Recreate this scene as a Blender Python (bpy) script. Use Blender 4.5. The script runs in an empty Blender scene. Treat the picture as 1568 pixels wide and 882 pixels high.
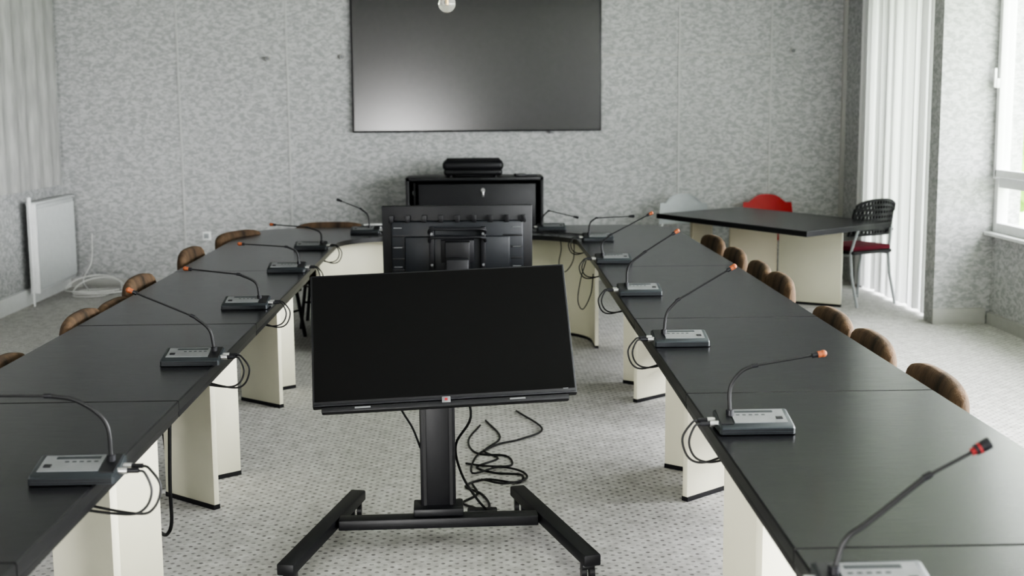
import bpy, bmesh, math, random
from mathutils import Matrix, Vector
random.seed(4)
rad=math.radians
# ---------------------------------------------------------------- materials
def newmat(name):
    m=bpy.data.materials.new(name); m.use_nodes=True
    nt=m.node_tree; b=nt.nodes["Principled BSDF"]
    return m,nt,b
def mat(name,col,rough=.5,metal=0,var=.0,vscale=20,bump=0,bscale=60,spec=None,stretch=None,rvar=0,coat=0):
    m,nt,b=newmat(name)
    b.inputs["Base Color"].default_value=(*col,1); b.inputs["Roughness"].default_value=rough; b.inputs["Metallic"].default_value=metal
    if spec is not None: b.inputs["Specular IOR Level"].default_value=spec
    if coat: b.inputs["Coat Weight"].default_value=coat
    tc=nt.nodes.new("ShaderNodeTexCoord"); mp=nt.nodes.new("ShaderNodeMapping")
    nt.links.new(tc.outputs["Object"],mp.inputs[0])
    if stretch: mp.inputs["Scale"].default_value=stretch
    n=nt.nodes.new("ShaderNodeTexNoise"); n.inputs["Scale"].default_value=vscale; n.inputs["Detail"].default_value=4
    nt.links.new(mp.outputs[0],n.inputs["Vector"])
    r=nt.nodes.new("ShaderNodeValToRGB")
    v=max(var,.03)
    r.color_ramp.elements[0].position=.3; r.color_ramp.elements[1].position=.7
    r.color_ramp.elements[0].color=(*[c*(1-v) for c in col],1); r.color_ramp.elements[1].color=(*[min(1,c*(1+v)) for c in col],1)
    nt.links.new(n.outputs[0],r.inputs[0]); nt.links.new(r.outputs[0],b.inputs["Base Color"])
    if rvar:
        mr=nt.nodes.new("ShaderNodeMapRange"); mr.inputs["To Min"].default_value=rough-rvar; mr.inputs["To Max"].default_value=rough+rvar
        nt.links.new(n.outputs[0],mr.inputs[0]); nt.links.new(mr.outputs[0],b.inputs["Roughness"])
    if bump:
        n2=nt.nodes.new("ShaderNodeTexNoise"); n2.inputs["Scale"].default_value=bscale; n2.inputs["Detail"].default_value=3
        nt.links.new(mp.outputs[0],n2.inputs["Vector"])
        bp=nt.nodes.new("ShaderNodeBump"); bp.inputs["Strength"].default_value=bump; bp.inputs["Distance"].default_value=.01
        nt.links.new(n2.outputs[0],bp.inputs["Height"]); nt.links.new(bp.outputs[0],b.inputs["Normal"])
    return m
def wallpaper(name,a,bc,c):
    m,nt,b=newmat(name); N=nt.nodes.new; L=nt.links.new
    tc=N("ShaderNodeTexCoord"); mp=N("ShaderNodeMapping"); mp.inputs["Rotation"].default_value=(0,rad(35),rad(0)); mp.inputs["Scale"].default_value=(1,1,1.8)
    L(tc.outputs["Object"],mp.inputs[0])
    n1=N("ShaderNodeTexNoise"); n1.inputs["Scale"].default_value=19; n1.inputs["Detail"].default_value=4; n1.inputs["Roughness"].default_value=.55; n1.inputs["Distortion"].default_value=.8
    L(mp.outputs[0],n1.inputs["Vector"])
    r=N("ShaderNodeValToRGB"); e=r.color_ramp.elements
    e[0].position=.40;e[0].color=(*a,1);e[1].position=.60;e[1].color=(*c,1)
    k=e.new(.5);k.color=(*bc,1)
    L(n1.outputs[0],r.inputs[0]);L(r.outputs[0],b.inputs["Base Color"])
    b.inputs["Roughness"].default_value=.8
    bp=N("ShaderNodeBump");bp.inputs["Strength"].default_value=.12;bp.inputs["Distance"].default_value=.003
    L(n1.outputs[0],bp.inputs["Height"]);L(bp.outputs[0],b.inputs["Normal"])
    return m
M_wall=wallpaper("wallpaper_grey",(.355,.36,.36),(.435,.44,.44),(.52,.525,.525))
def carpet():
    m,nt,b=newmat("carpet_dotted"); N=nt.nodes.new; L=nt.links.new
    tc=N("ShaderNodeTexCoord"); mp=N("ShaderNodeMapping"); mp.inputs["Rotation"].default_value=(0,0,rad(45)); L(tc.outputs["Object"],mp.inputs[0])
    v=N("ShaderNodeTexVoronoi"); v.voronoi_dimensions='2D'; v.inputs["Scale"].default_value=27; v.inputs["Randomness"].default_value=.15
    L(mp.outputs[0],v.inputs["Vector"])
    r=N("ShaderNodeValToRGB"); e=r.color_ramp.elements
    e[0].position=.15;e[0].color=(1,1,1,1);e[1].position=.28;e[1].color=(0,0,0,1)
    L(v.outputs["Distance"],r.inputs[0])
    mul=N("ShaderNodeMath");mul.operation='MULTIPLY'
    n=N("ShaderNodeTexNoise");n.inputs["Scale"].default_value=30;n.inputs["Detail"].default_value=3;L(tc.outputs["Object"],n.inputs["Vector"])
    mr=N("ShaderNodeMapRange");mr.inputs["From Min"].default_value=.35;mr.inputs["From Max"].default_value=.6;mr.inputs["To Min"].default_value=.2;mr.inputs["To Max"].default_value=.95
    L(n.outputs[0],mr.inputs[0]);L(r.outputs[0],mul.inputs[0]);L(mr.outputs[0],mul.inputs[1])
    n3=N("ShaderNodeTexNoise");n3.inputs["Scale"].default_value=14;n3.inputs["Detail"].default_value=8;n3.inputs["Roughness"].default_value=.75;L(tc.outputs["Object"],n3.inputs["Vector"])
    rb=N("ShaderNodeValToRGB");rb.color_ramp.elements[0].position=.35;rb.color_ramp.elements[0].color=(.43,.42,.405,1);rb.color_ramp.elements[1].position=.65;rb.color_ramp.elements[1].color=(.65,.64,.62,1)
    L(n3.outputs[0],rb.inputs[0])
    mx=N("ShaderNodeMixRGB");mx.inputs[2].default_value=(.19,.183,.176,1);L(mul.outputs[0],mx.inputs[0]);L(rb.outputs[0],mx.inputs[1]);L(mx.outputs[0],b.inputs["Base Color"])
    b.inputs["Roughness"].default_value=.9
    b.inputs["Specular IOR Level"].default_value=.2
    n4=N("ShaderNodeTexNoise");n4.inputs["Scale"].default_value=300;L(tc.outputs["Object"],n4.inputs["Vector"])
    bp=N("ShaderNodeBump");bp.inputs["Strength"].default_value=.4;bp.inputs["Distance"].default_value=.004;L(n4.outputs[0],bp.inputs["Height"]);L(bp.outputs[0],b.inputs["Normal"])
    return m
M_carpet=carpet()
M_top=mat("dark_laminate",(.0120,.0118,.0145),.23,var=.3,vscale=14,stretch=(1,8,1),bump=.05,bscale=60,rvar=.06,spec=.40)
M_edge=mat("table_edge_black",(.008,.008,.009),.35)
M_cream=mat("cream_panel",(.70,.68,.55),.45,var=.04,vscale=3)
M_tan=mat("beige_panel",(.50,.46,.35),.5,var=.05,vscale=3)
M_black=mat("black_plastic",(.008,.008,.010),.42,bump=.03,bscale=300)
M_blackmetal=mat("black_powdercoat",(.009,.009,.012),.45,bump=.05,bscale=400)
M_panel=mat("tv_panel_black",(.004,.004,.004),.5,spec=.15)
M_tvback=mat("tv_back_dark",(.006,.008,.012),.38,bump=.02,bscale=200)
M_dark=mat("dark_interior",(.005,.005,.006),.7)
M_white=mat("white_paint",(.78,.79,.79),.4,var=.03)
M_ceil=mat("ceiling_white",(.62,.62,.61),.9)
M_base=mat("baseboard_grey",(.45,.45,.43),.6)
M_brown=mat("brown_velour",(.085,.053,.030),.8,var=.75,vscale=10,bump=.35,bscale=160,stretch=(1,1,.25))
M_steel=mat("brushed_steel",(.55,.55,.55),.3,1)
M_silver=mat("silver_faceplate",(.19,.195,.20),.38,.3,var=.10)
M_micbody=mat("mic_base_charcoal",(.022,.027,.031),.4)
M_red=mat("red_plastic",(.42,.018,.022),.4)
M_reddark=mat("red_ring",(.25,.015,.018),.5)
M_tip=mat("mic_tip_amber",(.26,.075,.028),.6,var=.3,vscale=200)
M_greyplastic=mat("grey_plastic",(.36,.38,.39),.5)
M_redfab=mat("crimson_fabric",(.14,.012,.028),.9,bump=.2,bscale=300)
M_cable=mat("black_rubber",(.010,.010,.011),.5)
M_whitecable=mat("white_cable",(.7,.7,.68),.5)
M_label=mat("label_white",(.7,.7,.7),.5)
M_brass=mat("brass",(.55,.40,.2),.3,1)
M_rad=mat("radiator_enamel",(.62,.64,.64),.4)
M_fabric=mat("drape_fabric",(.44,.44,.43),.9,var=.16,vscale=14,stretch=(1,1,.25),bump=.1,bscale=200)
M_leaf=mat("foliage",(.20,.34,.06),.8,var=.5,vscale=3,bump=.8,bscale=8)
M_bark=mat("bark",(.12,.08,.05),.9)
M_grass=mat("lawn",(.3,.4,.2),.95,var=.3,vscale=2)
M_screen=mat("projection_screen_grey",(.030,.030,.030),.20,spec=.9)
M_curt,nt,b=newmat("curtain_white")
b.inputs["Base Color"].default_value=(.72,.72,.72,1);b.inputs["Roughness"].default_value=.9
tr=nt.nodes.new("ShaderNodeBsdfTranslucent");tr.inputs[0].default_value=(.75,.75,.76,1)
wv=nt.nodes.new("ShaderNodeTexWave");wv.bands_direction='Y';wv.inputs["Scale"].default_value=1.5;wv.inputs["Distortion"].default_value=3.5;wv.inputs["Detail"].default_value=1;wv.inputs["Detail Scale"].default_value=.3
tc=nt.nodes.new("ShaderNodeTexCoord");mpc=nt.nodes.new("ShaderNodeMapping");mpc.inputs["Scale"].default_value=(1,1,.05);nt.links.new(tc.outputs["Object"],mpc.inputs[0]);nt.links.new(mpc.outputs[0],wv.inputs["Vector"])
mr=nt.nodes.new("ShaderNodeMapRange");mr.inputs["To Min"].default_value=.04;mr.inputs["To Max"].default_value=.38;nt.links.new(wv.outputs["Fac"],mr.inputs[0])
ms=nt.nodes.new("ShaderNodeMixShader");nt.links.new(mr.outputs[0],ms.inputs[0]);nt.links.new(b.outputs[0],ms.inputs[1]);nt.links.new(tr.outputs[0],ms.inputs[2])
nt.links.new(ms.outputs[0],nt.nodes["Material Output"].inputs[0])
M_glass,nt,b=newmat("clear_glass");b.inputs["Transmission Weight"].default_value=.9;b.inputs["Roughness"].default_value=.05;b.inputs["Base Color"].default_value=(.95,.93,.88,1)

# ---------------------------------------------------------------- mesh builder
class MB:
    def __init__(s): s.v=[];s.f=[];s.m=[];s.sm=[];s.mats=[]
    def mi(s,m):
        if m not in s.mats: s.mats.append(m)
        return s.mats.index(m)
    def add(s,vs,fs,m,smooth=False,M=None):
        o=len(s.v)
        for p in vs:
            p=Vector(p)
            if M is not None: p=M@p
            s.v.append(p)
        k=s.mi(m)
        for f in fs: s.f.append([i+o for i in f]);s.m.append(k);s.sm.append(smooth)
    def bm(s,b,m,smooth,M=None):
        b.verts.index_update()
        s.add([v.co.copy() for v in b.verts],[[v.index for v in f.verts] for f in b.faces],m,smooth,M); b.free()
    def box(s,c,d,m,bev=0,M=None,seg=2):
        b=bmesh.new();bmesh.ops.create_cube(b,size=1)
        for v in b.verts: v.co=Vector((v.co.x*d[0]+c[0],v.co.y*d[1]+c[1],v.co.z*d[2]+c[2]))
        if bev: bmesh.ops.bevel(b,geom=b.edges[:],offset=bev,segments=seg,affect='EDGES',profile=.5)
        s.bm(b,m,bool(bev),M)
    def beam(s,p1,p2,w,h,m,bev=0,up=(0,0,1)):
        p1=Vector(p1);p2=Vector(p2);d=(p2-p1);L=d.length;x=d.normalized();z=Vector(up);y=z.cross(x).normalized();z=x.cross(y)
        R=Matrix((x,y,z)).transposed().to_4x4();R.translation=(p1+p2)/2
        s.box((0,0,0),(L,w,h),m,bev,R)
    def tube(s,pts,r,m,seg=8,interp=True,M=None,r2=None):
        P=[Vector(p) for p in pts]
        if interp and len(P)>2:
            Q=[];E=[P[0]*2-P[1]]+P+[P[-1]*2-P[-2]]
            for i in range(1,len(E)-2):
                for t in range(6):
                    t=t/6;a,b,c,d=E[i-1],E[i],E[i+1],E[i+2]
                    Q.append(.5*((2*b)+(c-a)*t+(2*a-5*b+4*c-d)*t*t+(3*b-a-3*c+d)*t**3))
            Q.append(P[-1]);P=Q
        n=len(P);vs=[];fs=[];pn=None
        for i,p in enumerate(P):
            t=(P[min(i+1,n-1)]-P[max(i-1,0)]).normalized()
            if pn is None:
                pn=t.cross(Vector((0,0,1)));
                if pn.length<.05: pn=t.cross(Vector((1,0,0)))
            pn=(pn-t*pn.dot(t)).normalized();q=t.cross(pn)
            rr=r if r2 is None else r+(r2-r)*i/(n-1)
            for k in range(seg):
                a=2*math.pi*k/seg;vs.append(p+pn*math.cos(a)*rr+q*math.sin(a)*rr)
        for i in range(n-1):
            for k in range(seg):
                k2=(k+1)%seg;fs.append([i*seg+k,i*seg+k2,(i+1)*seg+k2,(i+1)*seg+k])
        fs.append(list(range(seg))[::-1]);fs.append([(n-1)*seg+k for k in range(seg)])
        s.add(vs,fs,m,True,M)
    def cyl(s,p1,p2,r,m,seg=20,r2=None,M=None): s.tube([p1,p2],r,m,seg,False,M,r2)
    def prism(s,poly,z0,z1,m,ch=0,M=None,mtop=None):
        n=len(poly);P=[Vector((a,b,0)) for a,b in poly]
        ar=sum(P[i].x*P[(i+1)%n].y-P[(i+1)%n].x*P[i].y for i in range(n))
        if ar<0: P=P[::-1]
        def ins(d):
            o=[]
            for i in range(n):
                a,b,c=P[i-1],P[i],P[(i+1)%n]
                e1=(b-a).normalized();e2=(c-b).normalized();n1=Vector((-e1.y,e1.x,0));n2=Vector((-e2.y,e2.x,0))
                k=(n1+n2);k=k/max(.3,(k.dot(n1)))
                o.append(b+k*d)
            return o
        if ch: rings=[(P,z0),(P,z1-ch),(ins(ch),z1)]
        else: rings=[(P,z0),(P,z1)]
        vs=[(p.x,p.y,z) for R,z in rings for p in R];fs=[]
        for r in range(len(rings)-1):
            for i in range(n):
                j=(i+1)%n;fs.append([r*n+i,r*n+j,(r+1)*n+j,(r+1)*n+i])
        fs.append(list(range(n))[::-1])
        s.add(vs,fs,m,False,M)
        s.add([(p.x,p.y,rings[-1][1]) for p in rings[-1][0]],[list(range(n))],mtop or m,False,M)
    def strip(s,A,B,z0,z1,m,mtop=None):
        n=len(A);vs=[(*a,z1) for a in A]+[(*b,z1) for b in B]+[(*a,z0) for a in A]+[(*b,z0) for b in B]
        top=[[i,i+1,n+i+1,n+i] for i in range(n-1)]
        oth=[[2*n+i+1,2*n+i,3*n+i,3*n+i+1] for i in range(n-1)]
        oth+=[[i+1,i,2*n+i,2*n+i+1] for i in range(n-1)]+[[n+i,n+i+1,3*n+i+1,3*n+i] for i in range(n-1)]
        oth+=[[0,n,3*n,2*n],[n-1,2*n-1+0,4*n-1,3*n-1][::-1]]
        s.add(vs,top,mtop or m);s.add(vs,oth,m)
    def sphere(s,c,r,m,sc=(1,1,1),M=None,seg=16):
        b=bmesh.new();bmesh.ops.create_uvsphere(b,u_segments=seg,v_segments=seg//2+2,radius=r)
        for v in b.verts:v.co=Vector((v.co.x*sc[0]+c[0],v.co.y*sc[1]+c[1],v.co.z*sc[2]+c[2]))
        s.bm(b,m,True,M)
    def lathe(s,prof,c,m,seg=24,M=None):
        n=len(prof);vs=[];fs=[]
        for k in range(seg):
            a=2*math.pi*k/seg
            for r,z in prof: vs.append((c[0]+r*math.cos(a),c[1]+r*math.sin(a),c[2]+z))
        for k in range(seg):
            k2=(k+1)%seg
            for i in range(n-1): fs.append([k*n+i,k2*n+i,k2*n+i+1,k*n+i+1])
        s.add(vs,fs,m,True,M)
    def make(s,name,loc=(0,0,0),rz=0,parent=None,ang=35):
        me=bpy.data.meshes.new(name);me.from_pydata([tuple(v) for v in s.v],[],s.f)
        for m in s.mats: me.materials.append(m)
        me.polygons.foreach_set("material_index",s.m);me.polygons.foreach_set("use_smooth",s.sm)
        b=bmesh.new();b.from_mesh(me);bmesh.ops.recalc_face_normals(b,faces=b.faces[:]);b.to_mesh(me);b.free()
        me.set_sharp_from_angle(angle=rad(ang));me.update()
        o=bpy.data.objects.new(name,me);bpy.context.collection.objects.link(o)
        o.location=loc;o.rotation_euler=(0,0,rz)
        if parent:o.parent=parent
        return o
def simplebox(name,lo,hi,m):
    b=MB();b.box([(lo[i]+hi[i])/2 for i in range(3)],[hi[i]-lo[i] for i in range(3)],m);return b.make(name)

# ---------------------------------------------------------------- room
XL,XR,YB,YF,ZC=-3.85,3.90,12.1,-2.6,2.95
simplebox("floor",(XL-.2,YF-.2,-.1),(XR+.3,YB+.2,0),M_carpet)
simplebox("ceiling",(XL-.2,YF-.2,ZC),(XR+.3,YB+.2,ZC+.1),M_ceil)
w=MB();w.box(((XL+XR)/2,YB+.1,ZC/2),(XR-XL+.4,.2,ZC),M_wall)
M_seam=mat("wall_seam",(.50,.505,.50),.8)
for x in (-2.73,-1.72,1.95,2.82): w.box((x,YB-.003,ZC/2),(.018,.008,ZC),M_seam)
w.box((2.0,YB-.002,2.13),(1.65,.006,.012),M_base)
w.make("wall_back")
simplebox("wall_left",(XL-.2,YF,0),(XL,YB,ZC),M_wall)
w=MB();ox0,ox1,oz0,oz1=-2.05,-1.05,.05,1.05
w.box(((XL+ox0)/2,YF-.1,ZC/2),(ox0-XL,.2,ZC),M_wall)
w.box(((ox1+XR)/2,YF-.1,ZC/2),(XR-ox1,.2,ZC),M_wall)
w.box(((ox0+ox1)/2,YF-.1,(oz1+ZC)/2),(ox1-ox0,.2,ZC-oz1),M_wall)
w.box(((ox0+ox1)/2,YF-.1,oz0/2),(ox1-ox0,.2,oz0),M_wall)
w.make("wall_rear")
w=MB()
SILL=.70;HEAD=2.75
w.box((XR+.1,(YF+9.5)/2,SILL/2),(.2,9.5-YF,SILL),M_wall)
w.box((XR+.1,(YF+YB)/2,(HEAD+ZC)/2),(.2,YB-YF,ZC-HEAD),M_wall)
for a,b_ in ((YF,-1.2),(2.4,2.9),(5.9,6.3)): w.box((XR+.1,(a+b_)/2,(SILL+HEAD)/2),(.2,b_-a,HEAD-SILL),M_wall)
w.box(((3.47+XR+.2)/2,9.53,ZC/2),(XR+.2-3.47,.2,ZC),M_wall)
w.box((3.60,11.74,ZC/2),(.14,.7,ZC),M_wall)
w.make("wall_right")
simplebox("trim_1",(3.495,12.06,0),(3.53,12.1,ZC),M_base)
def window(name,y0,y1):
    b=MB();t=.07
    for z in (SILL+t/2,HEAD-t/2): b.box((XR+.04,(y0+y1)/2,z),(.08,y1-y0,t),M_white,.005)
    b.box((XR+.04,(y0+y1)/2,1.07),(.07,y1-y0-.01,.075),M_white,.005)
    n=3
    for i in range(n+1):
        y=y0+(y1-y0)*i/n; y=min(max(y,y0+t/2),y1-t/2)
        b.box((XR+.04,y,(SILL+HEAD)/2),(.085,t,HEAD-SILL),M_white,.005)
    for i in range(n):
        ya=y0+(y1-y0)*i/n+.05;yb=y0+(y1-y0)*(i+1)/n-.05
        for y in (ya,yb): b.box((XR+.0,y,(1.1+HEAD)/2-.03),(.05,.055,HEAD-1.1-.06),M_white,.004)
        for z in (1.14,HEAD-.08): b.box((XR+.0,(ya+yb)/2,z),(.05,yb-ya,.055),M_white,.004)
        b.box((XR-.035,yb-.01,1.80),(.03,.03,.07),M_white,.004);b.box((XR-.055,yb-.01,1.84),(.02,.02,.14),M_white,.006)
    b.box((XR-.02,(y0+y1)/2,SILL-.012),(.1,y1-y0,.024),M_white,.004)
    b.make(name)
window("window_1",6.3,9.43);window("window_2",2.9,5.9);window("window_3",-1.2,2.4)
b=MB()
for x in (ox0+.02,ox1-.02): b.box((x,YF-.05,(oz0+oz1)/2),(.04,.08,oz1-oz0),M_white,.004)
for z in (oz0+.035,oz1-.035): b.box(((ox0+ox1)/2,YF-.05,z),(ox1-ox0,.08,.07),M_white,.004)
b.make("window_4")
simplebox("baseboard_left",(XL,YF,0),(XL+.03,YB-.02,.14),M_white)
simplebox("baseboard_back",(XL+.03,YB-.02,0),(3.5,YB,.07),M_base)
b=MB();b.box((3.66,9.415,.06),(.40,.03,.12),M_base,.003);b.box((XR-.015,(YF+9.4)/2,.045),(.03,9.4-YF,.09),M_base);b.make("baseboard_right")
def drape(name,xf,y0,y1,zs,m,N_=240):
    b=MB();vs=[];fs=[];K=len(zs)
    for i in range(N_+1):
        y=y0+(y1-y0)*i/N_
        for z in zs: vs.append((xf(i,y,z),y,z))
    for i in range(N_):
        for k in range(K-1): fs.append([i*K+k,(i+1)*K+k,(i+1)*K+k+1,i*K+k+1])
    b.add(vs,fs,m,True);return b.make(name,ang=80)
drape("window_curtain",lambda i,y,z:3.545+.014*math.sin(i*.47)+.016*math.sin(i*.17+1+.1*math.sin(z*2))+.008*math.sin(i*.83)-(.03 if y>11.3 else 0),9.66,11.5,(.02,.5,.9,1.4,1.8,2.3,ZC-.04),M_curt)
simplebox("curtain_rail",(3.49,9.65,ZC-.03),(3.6,11.8,ZC),M_white)
drape("side_drape",lambda i,y,z:XL+.05+.009*math.sin(i*.25+.3*math.sin(z*2))+.008*math.sin(i*.09+2+.2*z),9.3,11.95,(.98,1.4,1.8,2.2,2.6,ZC-.04),M_fabric)
simplebox("drape_rail",(XL+.02,9.3,ZC-.03),(XL+.1,11.95,ZC),M_white)

# ---------------------------------------------------------------- wall screen
b=MB();sx0,sx1,sz0,sz1=-1.12,1.21,1.43,2.75
b.box(((sx0+sx1)/2,YB-.03,(sz0+sz1)/2),(sx1-sx0,.05,sz1-sz0),M_black,.006)
b.box(((sx0+sx1)/2,YB-.0565,(sz0+sz1)/2),(sx1-sx0-.03,.004,sz1-sz0-.03),M_screen)
b.box((.74,YB-.03,sz0-.012),(.05,.03,.024),M_silver,.003)
b.make("wall_display_screen")
b=MB()
for x,z in ((-1.90,2.12),(-1.21,2.13),(3.02,2.16)):
    b.cyl((x,YB,z),(x,YB-.02,z),.025,M_base);b.cyl((x,YB-.02,z),(x,YB-.04,z),.018,M_silver)
b.make("wall_mount_studs")
b=MB();b.box((-2.53,YB-.006,.47),(.08,.012,.08),M_white,.003);b.box((-2.53,YB-.014,.47),(.045,.008,.045),M_greyplastic,.002);b.make("wall_socket")

b=MB();px,py=-.13,7.0
b.cyl((px,py,ZC),(px,py,2.29),.005,M_brass);b.cyl((px,py,2.30),(px,py,2.245),.016,M_brass)
b.sphere((px,py,2.205),.047,M_glass);b.cyl((px,py,2.245),(px,py,2.2),.006,M_brass);b.lathe([(.0,0),(.06,0),(.06,-.02),(0,-.03)],(px,py,ZC),M_brass)
b.make("pendant_lamp")

# ---------------------------------------------------------------- conference table
TZ=.74
def xr(y): return .655+.012*(y-2.5)
def xro(y): return xr(y)+.80
def xl(y): return -.94
def xlo(y): return -1.705
def vleg(T,y,s_,xi,sgs=(-1,1)):
    for sg in sgs:
        p1=Vector((xi,y+sg*.26,0));p2=Vector((xi+s_*.25,y+sg*.05,0))
        T.beam(p1+Vector((0,0,.363)),p2+Vector((0,0,.363)),.026,.689,M_cream,.002)
        T.beam(p1+Vector((0,0,.010)),p2+Vector((0,0,.010)),.032,.020,M_blackmetal)
seams=[1.06,2.52,3.97,5.43,7.25]
for a,c in zip(seams[:-1],seams[1:]):
    g=.0025
    for s_,fi,fo in ((1,xr,xro),(-1,xl,xlo)):
        T=MB()
        P=[(fi(a),a+g),(fo(a),a+g),(fo(c),c-g),(fi(c),c-g)]
        T.prism(P,TZ-.032,TZ,M_edge,.004,mtop=M_top)
        T.beam((fi(a)+s_*.012,a+g,TZ-.04),(fi(c)+s_*.012,c-g,TZ-.04),.02,.03,M_edge,.003)
        T.box(((fi(a)+fo(a))/2,(a+c)/2,TZ-.05),(.4,c-a-.5,.035),M_blackmetal)
        xi=lambda y: xr(y)+.185 if s_>0 else -1.085
        vleg(T,a,s_,xi(a),(1,));vleg(T,c,s_,xi(c),(-1,))
        T.make("conference_table")
def upath(x0,x1,ytop,r,ys,n=10):
    P=[(x0,ys),(x0,(ys+ytop-r)/2)]
    for i in range(n+1):
        a=math.pi-(math.pi/2)*i/n;P.append((x0+r+r*math.cos(a),ytop-r+r*math.sin(a)))
    P.append(((x0+x1)/2,ytop))
    for i in range(n+1):
        a=math.pi/2-(math.pi/2)*i/n;P.append((x1-r+r*math.cos(a),ytop-r+r*math.sin(a)))
    P+=[(x1,(ys+ytop-r)/2),(x1,ys)]
    return P
T=MB()
ys=7.2525
inn=upath(-.94,.715,9.12,.42,ys);out=upath(-1.705,1.515,9.88,.42,ys)
T.strip(inn,out,TZ-.032,TZ,M_edge,M_top)
pa=upath(-1.05,.825,9.26,.42,8.62);pb=upath(-1.075,.85,9.285,.42,8.62)
T.strip(pa,pb,.02,TZ-.032,M_cream);T.strip(pa,pb,0,.02,M_blackmetal)
vleg(T,7.25,1,xr(7.25)+.185,(1,));vleg(T,7.25,-1,-1.085,(1,))
T.make("conference_table")

# ---------------------------------------------------------------- microphones
def mic(Y,xc,side,stem,tip=M_tip):
    b=MB();hw=.105
    def X(u): return xc+side*u
    prof=[(-.066,TZ+.003),(-.066,TZ+.020),(-.058,TZ+.026),(.050,TZ+.048),(.060,TZ+.044),(.062,TZ+.003)]
    vs=[];n=len(prof)
    for u,k in ((-hw,.0),(-hw+.006,1),(hw-.006,1),(hw,0)):
        for (y,z) in prof:
            yy=y*(1 if k else .93);zz=z if k else (z-.003 if z>TZ+.01 else z)
            vs.append((X(u),Y+yy,zz))
    fs=[list(range(n)),[3*n+i for i in range(n)][::-1]]
    for r in range(3):
        for i in range(n): j=(i+1)%n;fs.append([r*n+i,r*n+j,(r+1)*n+j,(r+1)*n+i])
    b.add(vs,fs,M_micbody)
    def top(y): return TZ+.026+(y+.058)*(.022/.108)
    def plate(u0,u1,ya,yb,h,m):
        vs=[(X(u),Y+y,top(y)+dz) for dz in (0,h) for (u,y) in ((u0,ya),(u1,ya),(u1,yb),(u0,yb))]
        b.add(vs,[[0,1,2,3],[4,5,6,7],[0,1,5,4],[1,2,6,5],[2,3,7,6],[3,0,4,7]],m)
    plate(-.060,.090,-.040,.042,.0020,M_silver)
    plate(-.05,.06,.022,.034,.0026,M_micbody)
    for i in range(5): plate(-.048+i*.018,-.038+i*.018,.005,.010,.0026,M_micbody)
    plate(.062,.080,-.022,-.008,.004,M_blackmetal)
    plate(-.100,-.066,-.050,.045,.003,M_black)
    for k in range(2): b.box((xc,Y-.0665,TZ+.008+k*.007),(hw*1.9,.002,.003),M_black)
    b.box((xc+side*.02,Y,TZ+.0015),(hw*1.7,.1,.003),M_black)
    for dy in (-.02,.022):
        b.cyl((X(-hw+.002),Y+dy,TZ+.024),(X(-hw-.022),Y+dy,TZ+.024),.009,M_steel,12);b.cyl((X(-hw-.02),Y+dy,TZ+.024),(X(-hw-.05),Y+dy,TZ+.024),.0065,M_blackmetal,12)
    S=[Vector((x,Y+.01,z)) for x,z in stem]
    b.cyl((S[0].x,S[0].y,S[0].z-.015),(S[0].x,S[0].y,S[0].z+.012),.011,M_blackmetal,14)
    b.tube(S[:-1],.0056,M_cable);b.tube(S[-2:],.0034,M_cable,interp=False)
    d=(S[-1]-S[-2]).normalized();e=S[-1]
    b.cyl(S[-2]-d*.006,S[-2]+d*.012,.0066,M_blackmetal,12)
    if tip is M_red:
        b.cyl(e-d*.034,e-d*.026,.0075,M_reddark,14);b.cyl(e-d*.026,e-d*.010,.0105,M_blackmetal,14);b.cyl(e-d*.020,e-d*.015,.0110,M_reddark,14);b.cyl(e-d*.010,e+d*.004,.0115,M_blackmetal,14);b.cyl(e-d*.001,e+d*.0045,.0085,M_reddark,14)
    else:
        b.cyl(e-d*.018,e-d*.004,.0095,tip,14);b.sphere(e-d*.002,.0105,tip);b.cyl(e-d*.034,e-d*.018,.0078,M_blackmetal,14)
    return b
def cables(b,Y,xc,side,edge):
    hw=.105
    for k,dy in enumerate((-.02,.022)):
        x0=xc-side*(hw+.048);dz=-.012*k;q=min(x0*side,edge*side)*side-side*(.035+.012*k)
        b.tube([(x0,Y+dy,TZ+.024),(x0-side*.018,Y+dy-.005,TZ+.018),(q,Y+dy-.015,TZ-.025),(q+side*.018,Y+dy-.02,TZ-.068+dz),(q+side*.065,Y+dy-.02,TZ-.082+dz),(edge+side*.07,Y+dy,TZ-.068),(edge+side*.11,Y+dy+.03,TZ-.05)],.0034,M_cable)
mics=[
 (2.26,.74,1,[(.667,.785),(.686,.844),(.732,.881),(.834,.964),(.948,1.026)],M_red),
 (3.50,.785,1,[(.72,.785),(.72,.86),(.75,.905),(.785,.922),(.985,.955)],M_tip),
 (4.82,.79,1,[(.73,.785),(.74,.86),(.78,.91),(1.00,1.04)],M_tip),
 (6.15,.805,1,[(.745,.785),(.755,.88),(.83,.945),(.995,1.05)],M_tip),
 (7.45,.82,1,[(.76,.785),(.755,.85),(.80,.90),(1.05,1.03)],M_tip),
 (8.70,.85,1,[(.79,.785),(.80,.86),(.84,.895),(1.10,.905)],M_blackmetal),
 (3.12,-.995,-1,[(-.915,.785),(-.925,.88),(-.99,.935),(-1.06,.95),(-1.22,.952)],M_tip),
 (4.58,-1.025,-1,[(-.95,.785),(-.965,.86),(-1.02,.91),(-1.25,1.01)],M_tip),
 (5.88,-1.06,-1,[(-1.00,.785),(-1.015,.855),(-1.09,.895),(-1.34,.925)],M_tip),
 (7.20,-1.06,-1,[(-.995,.785),(-1.005,.85),(-1.06,.88),(-1.33,.90)],M_tip),
 (8.35,-1.07,-1,[(-1.0,.785),(-1.01,.85),(-1.09,.885),(-1.33,.905)],M_tip)]
for (Y,xc,side,stem,tip) in mics:
    b=mic(Y,xc,side,stem,tip);cables(b,Y,xc,side,xr(Y) if side>0 else -.94)
    b.make("gooseneck_microphone")
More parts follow.
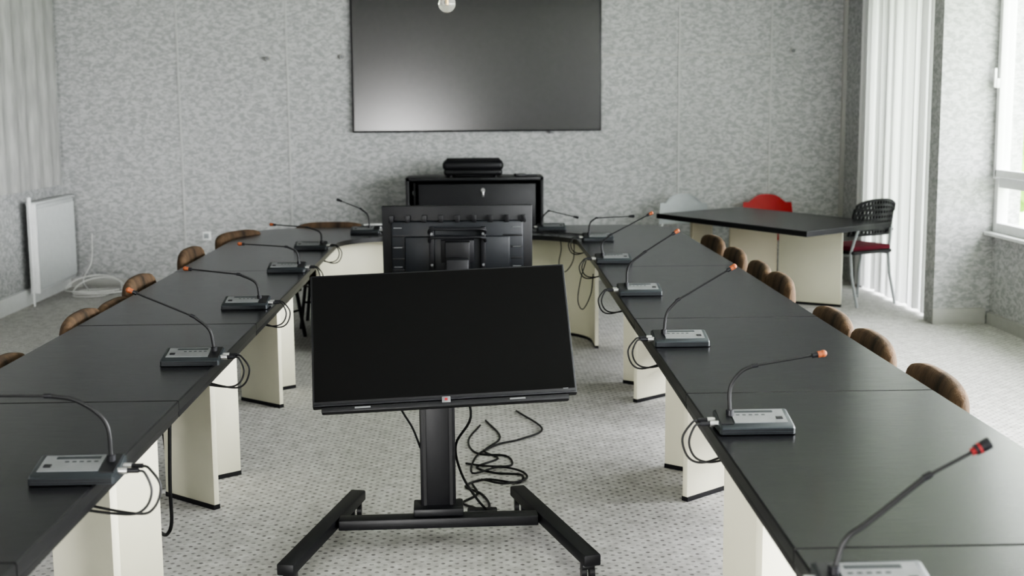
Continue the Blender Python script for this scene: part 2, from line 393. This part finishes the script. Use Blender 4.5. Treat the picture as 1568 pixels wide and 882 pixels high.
b=mic(9.40,-.80,-1,[(-.77,.785),(-.78,.87),(-.83,.92),(-1.0,.99)],M_blackmetal);b.make("gooseneck_microphone")
b=mic(9.50,.58,1,[(.51,.785),(.52,.84),(.56,.885),(.78,.83)],M_blackmetal);b.make("gooseneck_microphone")
b=MB()
b.tube([(.55,9.2,TZ+.005),(.60,9.05,TZ+.012),(.62,9.0,.66),(.60,8.95,.55),(.64,8.9,.50),(.70,8.93,.58),(.71,8.98,.70)],.0032,M_cable)
b.tube([(.70,7.9,.70),(.66,7.85,.58),(.64,7.8,.46),(.67,7.78,.41),(.72,7.8,.5),(.74,7.85,.62)],.0032,M_cable)
b.tube([(.45,9.3,TZ+.006),(.6,9.25,TZ+.006),(.75,9.1,TZ+.006),(.85,8.95,TZ+.006)],.004,M_cable)
b.make("hanging_cables")
b=MB()
b.tube([(-1.15,4.72,.68),(-1.15,4.70,.5),(-1.16,4.70,.25),(-1.165,4.72,.10),(-1.19,4.75,.04),(-1.24,4.85,.01),(-1.33,5.0,.01)],.007,M_cable)
b.make("power_cord")
b=MB();b.box((.27,9.40,TZ+.012),(.24,.16,.02),M_blackmetal,.004);b.box((.27,9.40,TZ+.024),(.2,.12,.004),M_micbody,.001);b.make("conference_control_unit")
b=MB();b.box((0,0,.02),(.22,.15,.04),M_black,.005);b.box((0,0,.042),(.19,.12,.004),M_label,.001)
for i in range(4): b.box((-.07+i*.045,-.077,.02),(.03,.006,.02),M_label,.002)
b.make("audio_interface_box",(-.74,9.66,TZ),.1)

# ---------------------------------------------------------------- brown chairs
def brown_chair(x,y,rz,dz0=0):
    b=MB();n=30;ring=18;vs=[];fs=[]
    for i in range(n+1):
        u=-1+2*i/n
        cx=.024*u*u;cy=.272*u;ln=math.hypot(.2*u,1);nx=-1/ln;ny=.2*u/ln
        top=.765+dz0-.035*abs(u)**4;bot=.43;zm=(top+bot)/2;hh=(top-bot)/2
        th=.034
        e_=1 if abs(u)<.86 else max(.25,math.sqrt(max(0,1-((abs(u)-.86)/.14)**2)))
        for k in range(ring):
            t=2*math.pi*k/ring
            c_,s_=math.cos(t),math.sin(t)
            dr=th*e_*math.copysign(abs(c_)**.6,c_);dz=hh*(.9+.1*e_)*math.copysign(abs(s_)**.6,s_)
            lean=.020*((dz/hh)*.5+.5)
            vs.append((cx+nx*(dr+lean),cy+ny*(dr+lean),zm+dz))
    for i in range(n):
        for k in range(ring):
            k2=(k+1)%ring;fs.append([i*ring+k,i*ring+k2,(i+1)*ring+k2,(i+1)*ring+k])
    fs.append(list(range(ring)));fs.append([n*ring+k for k in range(ring)])
    b.add(vs,fs,M_brown,True)
    cx=.22
    b.box((cx,0,.42),(.42,.46,.11),M_brown,.035,seg=4)
    b.box((cx,0,.355),(.36,.38,.03),M_blackmetal,.004)
    for sx in (-1,1):
        for sy in (-1,1): b.tube([(cx+sx*.15,sy*.16,.35),(cx+sx*.19,sy*.20,0)],.013,M_blackmetal,10,False)
        b.tube([(cx+sx*.165,-.18,.2),(cx+sx*.165,.18,.2)],.008,M_blackmetal,8,False)
    b.make("upholstered_chair",(x,y,0),rz,ang=60)
for i,y in enumerate((4.18,4.90,5.49,6.50,7.02,7.72,8.50)):
    brown_chair(xro(y)+.084,y,math.pi+random.uniform(-.06,.06),-.010 if i<3 else .018)
for i,(y,dx,dz) in enumerate(((4.72,0,-.03),(5.66,.02,-.003),(6.20,.02,-.03),(6.74,.0,.018),(8.0,.0,.03))):
    brown_chair(-1.775+dx,y,random.uniform(-.05,.05),dz)
brown_chair(-1.70,9.22,-.42,.02)
brown_chair(-1.12,9.98,-math.pi/2,.01)

# ---------------------------------------------------------------- TV carts
def tv_cart(name,loc,rz,tilt,zc,yaw=0,back=False,scrY=-.30,scrX=0,W=.91,Hh=.535,roll=0):
    root=bpy.data.objects.new(name,None);bpy.context.collection.objects.link(root);root.location=loc;root.rotation_euler=(0,0,rz)
    b=MB()
    for s_ in (-1,1):
        f=Vector((s_*.53,-.56,.088));bk=Vector((s_*.325,.29,.088))
        b.beam(bk,f,.062,.042,M_blackmetal,.006)
        for p in (f+Vector((-s_*.012,.04,0)),bk+Vector((s_*.01,-.04,0))):
            b.cyl((p.x,p.y,.07),(p.x,p.y,.05),.016,M_blackmetal)
            for dx in (-.014,.014): b.cyl((p.x+dx-.009,p.y+.012,.033),(p.x+dx+.009,p.y+.012,.033),.033,M_black,24)
            b.box((p.x,p.y+.004,.058),(.046,.05,.02),M_black,.006)
    b.box((0,-.07,.088),(.76,.075,.04),M_blackmetal,.006)
    b.make("base",parent=root)
    b=MB()
    ct=.76 if back else .80
    b.box((0,0,.08+(ct-.08)/2),(.135,.085,ct-.08),M_blackmetal,.008);b.box((-.05,-.045,.42),(.012,.006,.62),M_black);b.box((.05,-.045,.42),(.012,.006,.62),M_black)
    b.box((0,-.03,.125),(.19,.13,.03),M_blackmetal,.005)
    b.make("column",parent=root)
    e=bpy.data.objects.new("display",None);bpy.context.collection.objects.link(e);e.parent=root
    e.location=(scrX,scrY,zc);e.rotation_euler=(-tilt,-roll,yaw)
    b=MB()
    b.box((0,0,0),(W,.03,Hh),M_black,.004)
    b.box((0,-.0155,.006),(W-.014,.002,Hh-.026),M_panel)
    b.box((0,-.017,-Hh/2+.004),(W-.01,.006,.008),M_blackmetal,.001)
    b.box((0,-.004,-Hh/2-.012),(W-.06,.03,.022),M_black,.006)
    b.box((0,-.019,-Hh/2+.000),(.030,.010,.022),M_silver,.002);b.box((0,-.0245,-Hh/2+.000),(.010,.002,.008),M_reddark)
    for x in (-.29,.25): b.box((x,-.018,-Hh/2-.010),(.055,.006,.006),M_silver,.001)
    b.box((W/2-.04,-.0175,-Hh/2+.018),(.018,.001,.003),M_silver)
    b.box((0,.03,-.03),(W*.88,.04,Hh*.78),M_tvback,.012)
    b.box((0,.055,-.06),(W*.7,.03,Hh*.55),M_tvback,.010)
    for i in range(9):
        b.box((-.40+i*.1,.052,Hh/2-.075),(.03,.006,.045),M_black,.002)
    for sx in (-1,1):
        for k in range(4): b.box((sx*.335,.051,-.12+k*.07),(.12,.004,.012),M_black,.001)
        for zz in (.14,.02,-.1): b.box((sx*.36,.054,zz),(.05,.008,.004),M_silver)
    b.box((0,.085,.0),(.20,.03,.14),M_blackmetal,.006)
    for sx in (-1,1):
        b.box((sx*.155,.085,.02),(.03,.03,.26),M_blackmetal,.005)
        for zz in (-.08,.11): b.cyl((sx*.155,.10,zz),(sx*.155,.11,zz),.008,M_silver,12)
    for zz in (.14,.09): b.tube([(-.17,.10,zz-.03),(-.15,.12,zz),(0,.125,zz),(.15,.12,zz),(.17,.10,zz-.03)],.009,M_blackmetal)
    b.box((0,.115,-.02),(.15,.05,.17),M_black,.006)
    b.make("tv",parent=e)
    b=MB();b.box((0,scrY/2+.05,min(zc,ct)-.06),(.07,abs(scrY)-.08,.08),M_blackmetal,.006)
    b.make("bracket",parent=root)
    return root
tv_cart("tv_on_rolling_cart",(-.15,4.78,0),rad(2),rad(33),.845,rad(1.5),scrY=-.28,scrX=.021,W=.925,Hh=.505,roll=rad(1.7))
tv_cart("tv_on_rolling_cart",(-.10,7.55,0),rad(180),rad(4),.80,0,True,scrY=-.19)
b=MB();c=.006
b.tube([(-.30,4.52,.70),(-.28,4.55,.58),(-.24,4.68,.46),(-.215,4.76,.36)],.004,M_cable)
b.tube([(-.05,4.6,.66),(-.02,4.68,.5),(-.08,4.8,.36),(-.06,4.88,.22),(.0,4.93,.10),(.06,5.0,c),(.0,5.1,c),(-.06,5.18,c),(0,5.3,c),(-.02,5.45,c)],.005,M_cable)
b.tube([(-.02,5.0,c),(.05,5.12,c),(.02,5.3,c),(-.05,5.42,c),(.04,5.52,c),(.18,5.46,c),(.20,5.58,c),(.08,5.62,c),(.0,5.72,c),(.1,5.86,c),(.04,6.0,c),(.12,6.25,c),(.05,6.6,c)],.005,M_cable)
b.tube([(.02,5.5,.012),(.12,5.42,.015),(.22,5.5,.012),(.2,5.62,.012),(.1,5.68,.015),(-.02,5.6,.012),(.0,5.9,.008),(.1,6.1,.008),(.22,6.2,.008),(.34,6.4,.008),(.22,6.8,.008)],.005,M_cable)
b.tube([(-.05,5.78,c),(.06,5.7,.014),(.16,5.74,c),(.14,5.9,c),(.0,5.96,c),(-.04,6.2,c),(.02,6.5,c)],.005,M_cable)
b.box((.02,4.97,.03),(.12,.05,.035),M_black,.006)
b.make("floor_cables")

# ---------------------------------------------------------------- back cabinet
b=MB();x0,x1,y0,y1,h=-.60,.625,11.32,11.8,1.04;t=.03
b.box(((x0+x1)/2,(y0+y1)/2,h-t/2),(x1-x0,y1-y0,t),M_black,.003)
b.box(((x0+x1)/2,(y0+y1)/2,.05),(x1-x0,y1-y0,.1),M_black,.003)
for x in (x0+t/2,x1-t/2): b.box((x,(y0+y1)/2,h/2),(t,y1-y0,h-.002),M_black,.003)
b.box(((x0+x1)/2,y1-.01,h/2),(x1-x0-.02,.02,h-.04),M_dark)
b.box((x0+.075,y0+.2,h/2),(.015,.3,h-.1),M_dark)
b.box(((x0+x1)/2+.02,y0+.045,.61+.15),(x1-x0-.18,.02,.44),M_blackmetal,.003)
b.box(((x0+x1)/2+.02,y0+.045,.32),(x1-x0-.18,.02,.42),M_blackmetal,.003)
b.cyl((.085,y0+.035,.925),(.085,y0+.02,.925),.018,M_steel);b.box((.085,y0+.018,.89),(.014,.006,.05),M_steel,.002)
b.box((-.53,y0+.1,.9),(.03,.02,.04),M_greyplastic,.003)
b.make("media_cabinet")
b=MB()
b.box((0,0,.045),(.52,.34,.06),M_black,.025,seg=4);b.box((0,0,.105),(.54,.36,.085),M_blackmetal,.035,seg=4);b.box((0,0,.15),(.48,.30,.02),M_dark,.008)
for sx in (-1,1):
    for sy in (-1,1): b.cyl((sx*.2,sy*.12,0),(sx*.2,sy*.12,.02),.015,M_black)
b.make("projector",(0,11.5,1.04))
b=MB();b.box((0,0,.012),(.10,.06,.024),M_black,.005);b.box((.10,.02,.008),(.12,.04,.016),M_blackmetal,.004);b.make("remote_controls",(.42,11.45,1.04),.2)

# ---------------------------------------------------------------- side table
b=MB();P=[(1.57,10.87),(2.42,9.16),(3.26,9.83),(2.43,11.50)]
b.prism(P,TZ-.04,TZ,M_edge,.004,mtop=M_top)
def pan(p1,p2,m):
    b.beam((*p1,.365),(*p2,.365),.03,.69,m,.002);b.beam((*p1,.010),(*p2,.010),.034,.02,M_blackmetal)
pan((2.57,10.60),(3.02,10.30),M_cream);pan((2.15,10.62),(2.555,10.62),M_tan);pan((1.85,10.75),(2.05,10.9),M_tan)
b.make("side_table")

# ---------------------------------------------------------------- shell chairs
def shell_chair(name,x,y,rz,ms,perf=False,seatm=None,top=.86,wide=.42):
    b=MB()
    nz,ny=(15,27) if perf else (10,14)
    def P(i,j,off):
        v=i/nz;u=-1+2*j/ny
        wv_=wide/2*(1-.10*v)
        if v>.7 and not perf: wv_*=math.sqrt(max(0,1-((v-.7)/.3)**2*.45))
        z=.58+(top-.58)*v-((.05 if perf else .07)*abs(u)**3 if v>.75 else 0)
        xx=-.20-.07*v+.05*u*u+off
        return (xx,u*wv_,z)
    vs=[];fs=[]
    th=.016 if perf else .012
    for off in (0,-th):
        for i in range(nz+1):
            for j in range(ny+1): vs.append(P(i,j,off))
    K=(nz+1)*(ny+1);W_=ny+1
    hole=lambda i,j: perf and 0<i<nz-1 and 0<j<ny-1 and (i%2==1) and ((j+(i//2)%2)%2!=0)
    for i in range(nz):
        for j in range(ny):
            a=i*W_+j
            if hole(i,j):
                for (p,q) in ((a,a+1),(a+1,a+W_+1),(a+W_+1,a+W_),(a+W_,a)): fs.append([p,q,K+q,K+p])
            else:
                fs.append([a,a+1,a+W_+1,a+W_]);fs.append([K+a,K+a+W_,K+a+W_+1,K+a+1])
    for i in range(nz):
        for j in (0,ny): a=i*W_+j;fs.append([a,a+W_,K+a+W_,K+a])
    for j in range(ny):
        for i in (0,nz): a=i*W_+j;fs.append([a,a+1,K+a+1,K+a])
    b.add(vs,fs,ms,not perf)
    b.box((0,0,.445),(.42,.44,.03),ms,.013,seg=3)
    if seatm: b.box((0,0,.475),(.40,.42,.045),seatm,.018,seg=3)
    lm=M_greyplastic if perf else M_steel
    for sy in (-1,1):
        b.tube([(.17,sy*.215,0),(.16,sy*.215,.25),(.13,sy*.215,.43)],.012,lm,10,False)
        b.tube([(-.26,sy*.215,0),(-.19,sy*.215,.25),(-.17,sy*.215,.43),(-.20,sy*.20,.56),(-.225,sy*.18,.66)],.012,lm,10,False)
        b.tube([(-.18,sy*.215,.42),(.14,sy*.215,.42)],.010,lm,8,False)
        if perf: b.tube([(-.19,sy*.23,.62),(-.05,sy*.25,.65),(.12,sy*.25,.64)],.013,M_black,8)
    b.make(name,(x,y,0),rz)
shell_chair("stacking_chair",3.20,10.56,rad(118),M_black,True,M_redfab,.89,wide=.48)
shell_chair("plastic_chair",1.92,11.45,rad(-93),M_greyplastic,top=.85,wide=.46)
shell_chair("plastic_chair",2.74,11.72,rad(-98),M_red,top=.82,wide=.48)

# ---------------------------------------------------------------- radiator
b=MB();ya,yb=10.9,11.95;xw=XL+.065
b.box((xw+.035,(ya+yb)/2,.49),(.05,yb-ya,.74),M_rad,.008)
n=22
for i in range(n): b.box((xw+.066,ya+.03+(yb-ya-.06)*i/(n-1),.49),(.018,.026,.68),M_rad,.006)
b.box((xw+.035,(ya+yb)/2,.875),(.09,yb-ya+.01,.02),M_rad,.004)
b.box((xw+.04,ya-.01,.49),(.08,.012,.76),M_white,.003)
b.cyl((xw+.03,ya-.03,.80),(xw+.03,ya-.03,.93),.018,M_white);b.cyl((xw+.03,ya-.03,0),(xw+.03,ya-.03,.8),.009,M_white,10)
b.cyl((xw+.03,yb+.04,.84),(xw+.03,yb,.84),.02,M_white)
for q in (ya+.2,yb-.2): b.box((xw-.028,q,.6),(.07,.03,.05),M_white)
b.make("radiator")
b=MB()
for k in range(5):
    cx,cy,r=-3.42+random.uniform(-.06,.06),11.5+random.uniform(-.05,.05),.13+.02*k
    b.tube([(cx+r*1.2*math.cos(a*.5),cy+r*math.sin(a*.5)*.9,.01+.012*k+(.10 if k>2 else 0)*max(0,math.sin(a*.5))) for a in range(13)],.006,M_whitecable,6)
b.tube([(-3.5,11.6,.02),(-3.62,11.8,.1),(-3.6,12.02,.25),(-3.6,12.08,.5)],.006,M_whitecable,6)
b.make("coiled_cable")

# ---------------------------------------------------------------- exterior
simplebox("ground_exterior",(4.3,-20,-1.2),(60,60,-1.1),M_grass)
b=MB();b.tube([(9.3,19.5,-1.1),(9.2,19.6,1),(9.3,19.5,3)],.18,M_bark,10)
for i in range(34):
    bb=bmesh.new();bmesh.ops.create_icosphere(bb,subdivisions=2,radius=random.uniform(.35,.75))
    c=Vector((9.3+random.uniform(-.95,1.8),19.5+random.uniform(-1.6,1.6),1.9+random.uniform(-1.5,2.0)))
    for v in bb.verts: v.co=v.co*random.uniform(.8,1.2)+c
    b.bm(bb,M_leaf,False)
b.make("tree")

# ---------------------------------------------------------------- light
W=bpy.data.worlds.new("World");bpy.context.scene.world=W;W.use_nodes=True
bg=W.node_tree.nodes["Background"];bg.inputs[0].default_value=(.96,.98,1,1);bg.inputs[1].default_value=11.0
def area(name,loc,rot,sx,sy,e,col=(1,1,1)):
    l=bpy.data.lights.new(name,'AREA');l.shape='RECTANGLE';l.size=sx;l.size_y=sy;l.energy=e;l.color=col
    o=bpy.data.objects.new(name,l);bpy.context.collection.objects.link(o);o.location=loc;o.rotation_euler=rot;return o
area("daylight_window_2",(XR+.25,4.4,1.7),(0,rad(90),0),2.0,3.0,290,(.985,.99,1))
area("daylight_window_3",(XR+.25,.6,1.7),(0,rad(90),0),2.0,3.6,240,(.985,.99,1))
area("daylight_window_4",((ox0+ox1)/2,YF-.25,(oz0+oz1)/2),(rad(90),0,0),ox1-ox0,oz1-oz0,330,(1,.99,.97))
def portal(loc,rot,sx,sy):
    o=area("window_portal",loc,rot,sx,sy,1);o.data.cycles.is_portal=True
portal((XR+.12,7.87,1.7),(0,rad(90),0),2.05,3.1)
portal((XR+.12,10.7,1.4),(0,rad(90),0),2.7,2.1)

# ---------------------------------------------------------------- camera
cam=bpy.data.cameras.new("camera");co=bpy.data.objects.new("camera",cam);bpy.context.collection.objects.link(co)
cam.sensor_width=36;cam.lens=1950/1568*36
R=Matrix.Rotation(rad(-1.7),4,'Z')@Matrix.Rotation(rad(90-8.06),4,'X')@Matrix.Rotation(rad(-0.46),4,'Z')
R.translation=(0,0,1.65);co.matrix_world=R
cam.dof.use_dof=True;cam.dof.focus_distance=4.7;cam.dof.aperture_fstop=3.5
cam.clip_start=.05
sc=bpy.context.scene;sc.camera=co
sc.view_settings.view_transform='AgX';sc.view_settings.look='AgX - High Contrast';sc.view_settings.exposure=0.2
